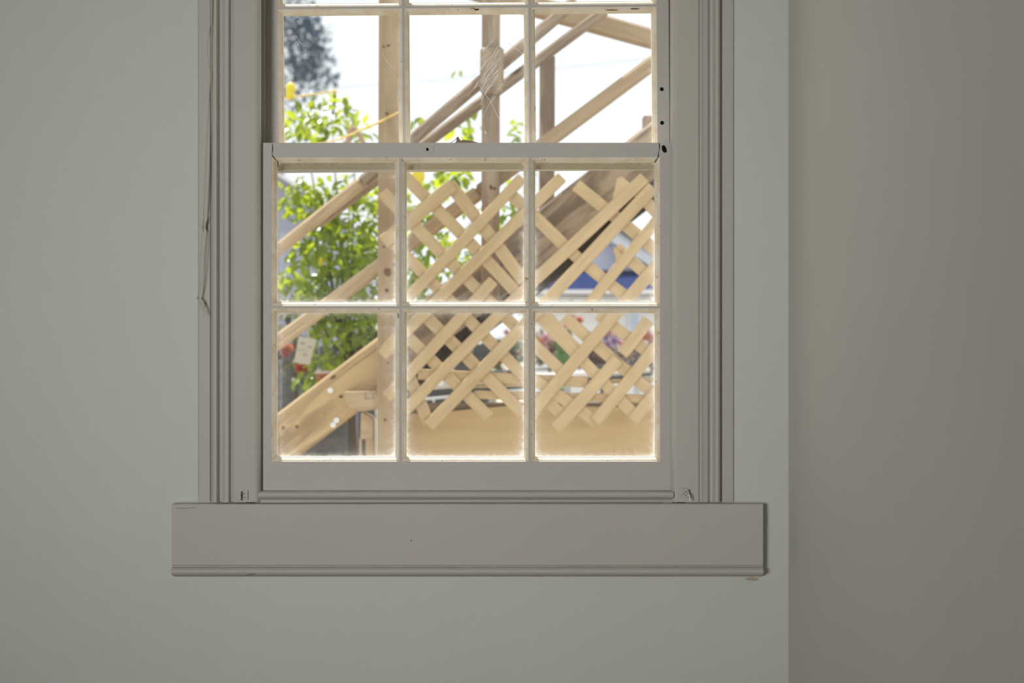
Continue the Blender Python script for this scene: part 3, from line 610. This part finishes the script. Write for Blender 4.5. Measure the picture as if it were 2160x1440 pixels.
shrub('flowering_shrub', [(1080, 735, 11.5, 70, 32, .35, 420), (1010, 770, 11.2, 60, 35, .3, 260)], M['bush'], 'low dark shrub with orange flowers behind the middle of the lattice', 'shrub',
      [(1052, 765, 11.2, 9, 'fl_or'), (1068, 700, 11.3, 8, 'fl_pk'), (1003, 745, 11.2, 7, 'fl_or'), (1095, 745, 11.2, 7, 'fl_or'), (1088, 720, 11.2, 6, 'fl_rd')], (X(1060, 11.5), 11.5, -.35), 31)
shrub('flowering_shrub', [(1160, 735, 12.6, 55, 34, .3, 420)], M['bushb'], 'flowering shrub with pink and coral blossoms at the left of the lower right pane', 'shrub',
      [(1138, 720, 12.2, 11, 'fl_or'), (1152, 714, 12.2, 12, 'fl_pk'), (1148, 728, 12.2, 8, 'fl_pk'), (1222, 676, 12.2, 11, 'fl_or'), (1208, 668, 12.2, 9, 'fl_pk'), (1190, 690, 12.2, 8, 'fl_pk')], (X(1160, 12.6), 12.6, -.35), 32)
shrub('flowering_shrub', [(1270, 745, 11.8, 60, 34, .3, 460)], M['bushb'], 'purplish brown shrub with mauve and white blossoms behind the right lattice', 'shrub',
      [(1285, 702, 11.4, 10, 'fl_pk'), (1278, 712, 11.4, 9, 'fl_pu'), (1296, 718, 11.4, 11, 'fl_pu'), (1308, 722, 11.4, 8, 'fl_pk'), (1282, 726, 11.4, 9, 'fl_pu'), (1262, 728, 11.4, 8, 'fl_pu')], (X(1270, 11.8), 11.8, -.35), 33)
shrub('flowering_shrub', [(1370, 748, 12.9, 45, 34, .3, 380)], M['bushb'], 'brown shrub with bright orange blossoms at the right edge of the lowest right pane', 'shrub',
      [(1358, 710, 12.4, 11, 'fl_or'), (1372, 712, 12.4, 12, 'fl_or'), (1366, 700, 12.4, 9, 'fl_pk'), (1376, 722, 12.4, 9, 'fl_pu')], (X(1370, 12.9), 12.9, -.35), 34)
shrub('flowering_shrub', [(625, 690, 8.3, 45, 40, .25, 60), (640, 780, 8.3, 40, 35, .25, 60)], M['bush'], 'climbing shrub with red and orange blossoms beside the hanging card at lower left', 'shrub',
      [(609, 735, 8.0, 14, 'fl_or'), (603, 742, 8.0, 12, 'fl_rd'), (635, 776, 8.0, 13, 'fl_rd'), (645, 772, 8.0, 11, 'fl_rd'), (689, 694, 8.0, 10, 'fl_or'), (702, 697, 8.0, 9, 'fl_pk'), (680, 685, 8.0, 8, 'fl_or')], (X(625, 8.3), 8.3, -.35), 35)
# cactus
cx = empty('cactus', (X(1187, 8.9), 8.9, -.35)); tag(cx, 'tall green cactus pad standing among the flowering shrubs', 'cactus')
m = MB(); m.ball(P(1187, 757, 8.9), 1, 14, sx=.050, sy=.03, sz=.075); m.ball(P(1184, 722, 8.88), 1, 14, sx=.038, sy=.026, sz=.075); m.ball(P(1198, 712, 8.88), 1, 14, sx=.03, sy=.02, sz=.06); m.tube([(X(1187, 8.9), 8.9, -.35), tuple(P(1187, 770, 8.9))], .035, 10); m.build('pads', M['cactus'], cx, True)
# card, pot, fence
hc = empty('hanging_card', tuple(P(650, 712, 6.75))); tag(hc, 'cream paper card with faint marks hung in the lemon tree', 'card')
yk = 6.75
m = MB(); m.prism([(X(620, yk), Z(764, yk)), (X(652, yk), Z(770, yk)), (X(668, yk), Z(716, yk)), (X(630, yk), Z(709, yk))], yk, yk+.01, 'y'); fixn(m.build('sheet', M['paper'], hc))
for (px, py, rx, ry) in ((638, 724, .012, .006), (654, 732, .012, .004), (643, 748, .010, .005), (634, 738, .03, .0016)):
    disc('printed_mark', px, py, yk-.001, rx, ry, -.15, M['ink'], hc, .001, int(px), .2)
MB().tube([tuple(P(649, 712, yk)), tuple(P(652, 690, yk)), tuple(P(655, 670, yk))], .002, 6).build('string', M['cord'], hc)
pot = empty('plant_pot', (X(684, 6.45), 6.45, Z(812, 6.45))); tag(pot, 'terracotta pot with a pale rim half hidden by the stair stringer', 'pot')
def lathe(prof, c, seg=24):
    m = MB(); n = len(prof); vs = [(c[0]+r*math.cos(2*PI*k/seg), c[1]+r*math.sin(2*PI*k/seg), c[2]+z) for r, z in prof for k in range(seg)]
    m.add(vs, [(i*seg+k, i*seg+(k+1) % seg, (i+1)*seg+(k+1) % seg, (i+1)*seg+k) for i in range(n-1) for k in range(seg)]); return m
c = (X(684, 6.45), 6.45, Z(812, 6.45))
lathe([(0, 0), (.028, 0), (.038, .058), (.034, .058), (.03, .01), (0, .01)], c).build('body', M['terra'], pot, True)
lathe([(.036, .050), (.042, .050), (.043, .064), (.036, .064), (.036, .050)], c).build('rim', plain('pale_rim', (.55, .42, .34), .8), pot, True)
o = bevel(MB().box(X(660, 6.45), X(730, 6.45), 6.37, 6.53, -.35, Z(812, 6.45)).build('garden_stand', M['fence']), .004); tag(o, 'wooden garden stand beneath the terracotta pot', 'stand')
fe = empty('board_fence', (X(690, 8.9), 8.9, -.35)); tag(fe, 'weathered dark grey board fence behind the lemon tree', 'fence')
m = MB(); r = random.Random(4); x = X(-500, 8.9)
while x < X(1000, 8.9): wdt = .12; m.box(x, x+wdt-.008, 8.9+r.uniform(0, .01), 8.925, -.35, Z(728, 8.9)+r.uniform(-.02, .02)); x += wdt
fo = m.build('boards', M['fence'], fe); 
MB().box(X(-500, 8.9), X(1000, 8.9), 8.93, 8.97, Z(760, 8.9), Z(748, 8.9)).build('rail', M['fence'], fe)
# ------------------------------------------------------------------ houses
h = empty('neighbour_house', (1.6, 16, -.35)); tag(h, 'pale lavender house with a white gable edge and blue lower roof behind the right lattice', 'house')
yh = 16.0
def poly(name, pts, y0, y1, mat): return fixn(MB().prism([(X(a, y0), Z(b, y0)) for a, b in pts], y0, y1, 'y').build(name, mat, h))
poly('gable_wall', [(1110, 700), (1110, 560), (1225, 470), (1262, 466), (1500, 625), (1500, 700)], yh, yh+4, M['hwall'])
poly('fascia', [(1262, 462), (1500, 612), (1500, 642), (1262, 492)], yh-.35, yh, M['white'])
poly('gable_roof', [(1262, 452), (1510, 606), (1510, 614), (1262, 462)], yh-.4, yh+4.2, M['tile'])
# porch roof, a sloping blue slab
m = MB(); y0, y1 = yh-1.9, yh
vs = [P(1120, 612, y0), P(1440, 612, y0), P(1165, 570, y1), P(1425, 570, y1)]; vs = vs+[v+Vector((0, 0, -.05)) for v in vs]
m.add(vs, [(0, 1, 3, 2), (4, 6, 7, 5), (0, 4, 5, 1), (2, 3, 7, 6), (0, 2, 6, 4), (1, 5, 7, 3)]); fixn(m.build('porch_roof', M['blueroof'], h))
MB().box(X(1120, y0), X(1440, y0), y0-.03, y0, Z(620, y0), Z(611, y0)).build('gutter', M['white'], h)
MB().box(X(1125, yh-1.7), X(1435, yh-1.7), yh-1.7, yh, -.35, Z(616, yh-1.7)).build('porch_wall', M['white'], h)
yw_ = yh-1.72
for (a, b) in ((1325, 1350), (1270, 1292)):
    wn = MB().box(X(a, yw_), X(b, yw_), yw_-.03, yw_+.01, Z(705, yw_), Z(655, yw_)).build('window_frame', M['hwall'], h)
    MB().box(X(a+4, yw_), X(b-4, yw_), yw_-.036, yw_-.03, Z(701, yw_), Z(659, yw_)).build('pane', plain('window_pane', (.45, .55, .66), .1, .5), wn)
h2 = empty('distant_house', (X(560, 15), 15, -.35)); tag(h2, 'lavender grey house wall glimpsed left of the lemon tree', 'house')
y2 = 15.0
fixn(MB().prism([(X(100, y2), -.35), (X(100, y2), Z(387, y2)), (X(560, y2), Z(352, y2)), (X(690, y2), Z(440, y2)), (X(690, y2), -.35)], y2, y2+5, 'y').build('wall', plain('lavender_wall', (.36, .38, .50), .7), h2))
fixn(MB().prism([(X(95, y2), Z(379, y2)), (X(560, y2), Z(344, y2)), (X(698, y2), Z(437, y2)), (X(698, y2), Z(445, y2)), (X(560, y2), Z(353, y2)), (X(95, y2), Z(388, y2))], y2-.3, y2+5.2, 'y').build('roof', M['white'], h2))
# ------------------------------------------------------------------ rope and cables
yr = 5.09
m = MB(); m.tube([P(520, 222, 7.1), P(605, 207, 7.1), P(655, 200, 7.1), P(708, 192, 7.1)], .0045, 8); m.ball(P(706, 193, 7.1), .012, 8)
tag(m.build('yellow_rope', M['rope'], smooth=True), 'upper length of yellow rope tied to the top twig of the lemon tree', 'rope', 'yellow ropes across the garden')
m = MB(); m.tube([P(600, 325, 6.4), P(640, 312, 6.4), P(705, 296, 6.4), P(735, 286, 6.2), P(765, 272, 5.7), P(799, 258, yr), P(820, 247, yr-.006), P(846, 235, yr), P(850, 240, 5.2)], .0042, 8)
tag(m.build('yellow_rope', M['rope'], smooth=True), 'lower length of yellow rope looped round the left stair post', 'rope', 'yellow ropes across the garden')
MB().tube([P(700, 250, 7.3), P(704, 225, 7.2), P(707, 190, 7.1)], .006, 6).build('branch', M['bark'], ct, True)
m = MB(); m.tube([P(700, 330, 6.45), P(732, 300, 6.42), P(738, 280, 6.42), P(745, 268, 6.42)], .013, 8); m.tube([P(744, 268, 6.42), P(758, 285, 6.42), P(772, 312, 6.42)], .011, 8)
tag(m.build('cut_branch', plain('peeled_twig', (.5, .33, .25), .8), ct, smooth=True), 'pinkish peeled forked branch')
m = MB(); m.tube([P(560, 196, 30), P(990, 162, 30), P(1420, 118, 30)], .007, 6); tag(m.build('overhead_cable', M['wire']), 'thin overhead cable sloping gently up to the right', 'cable')
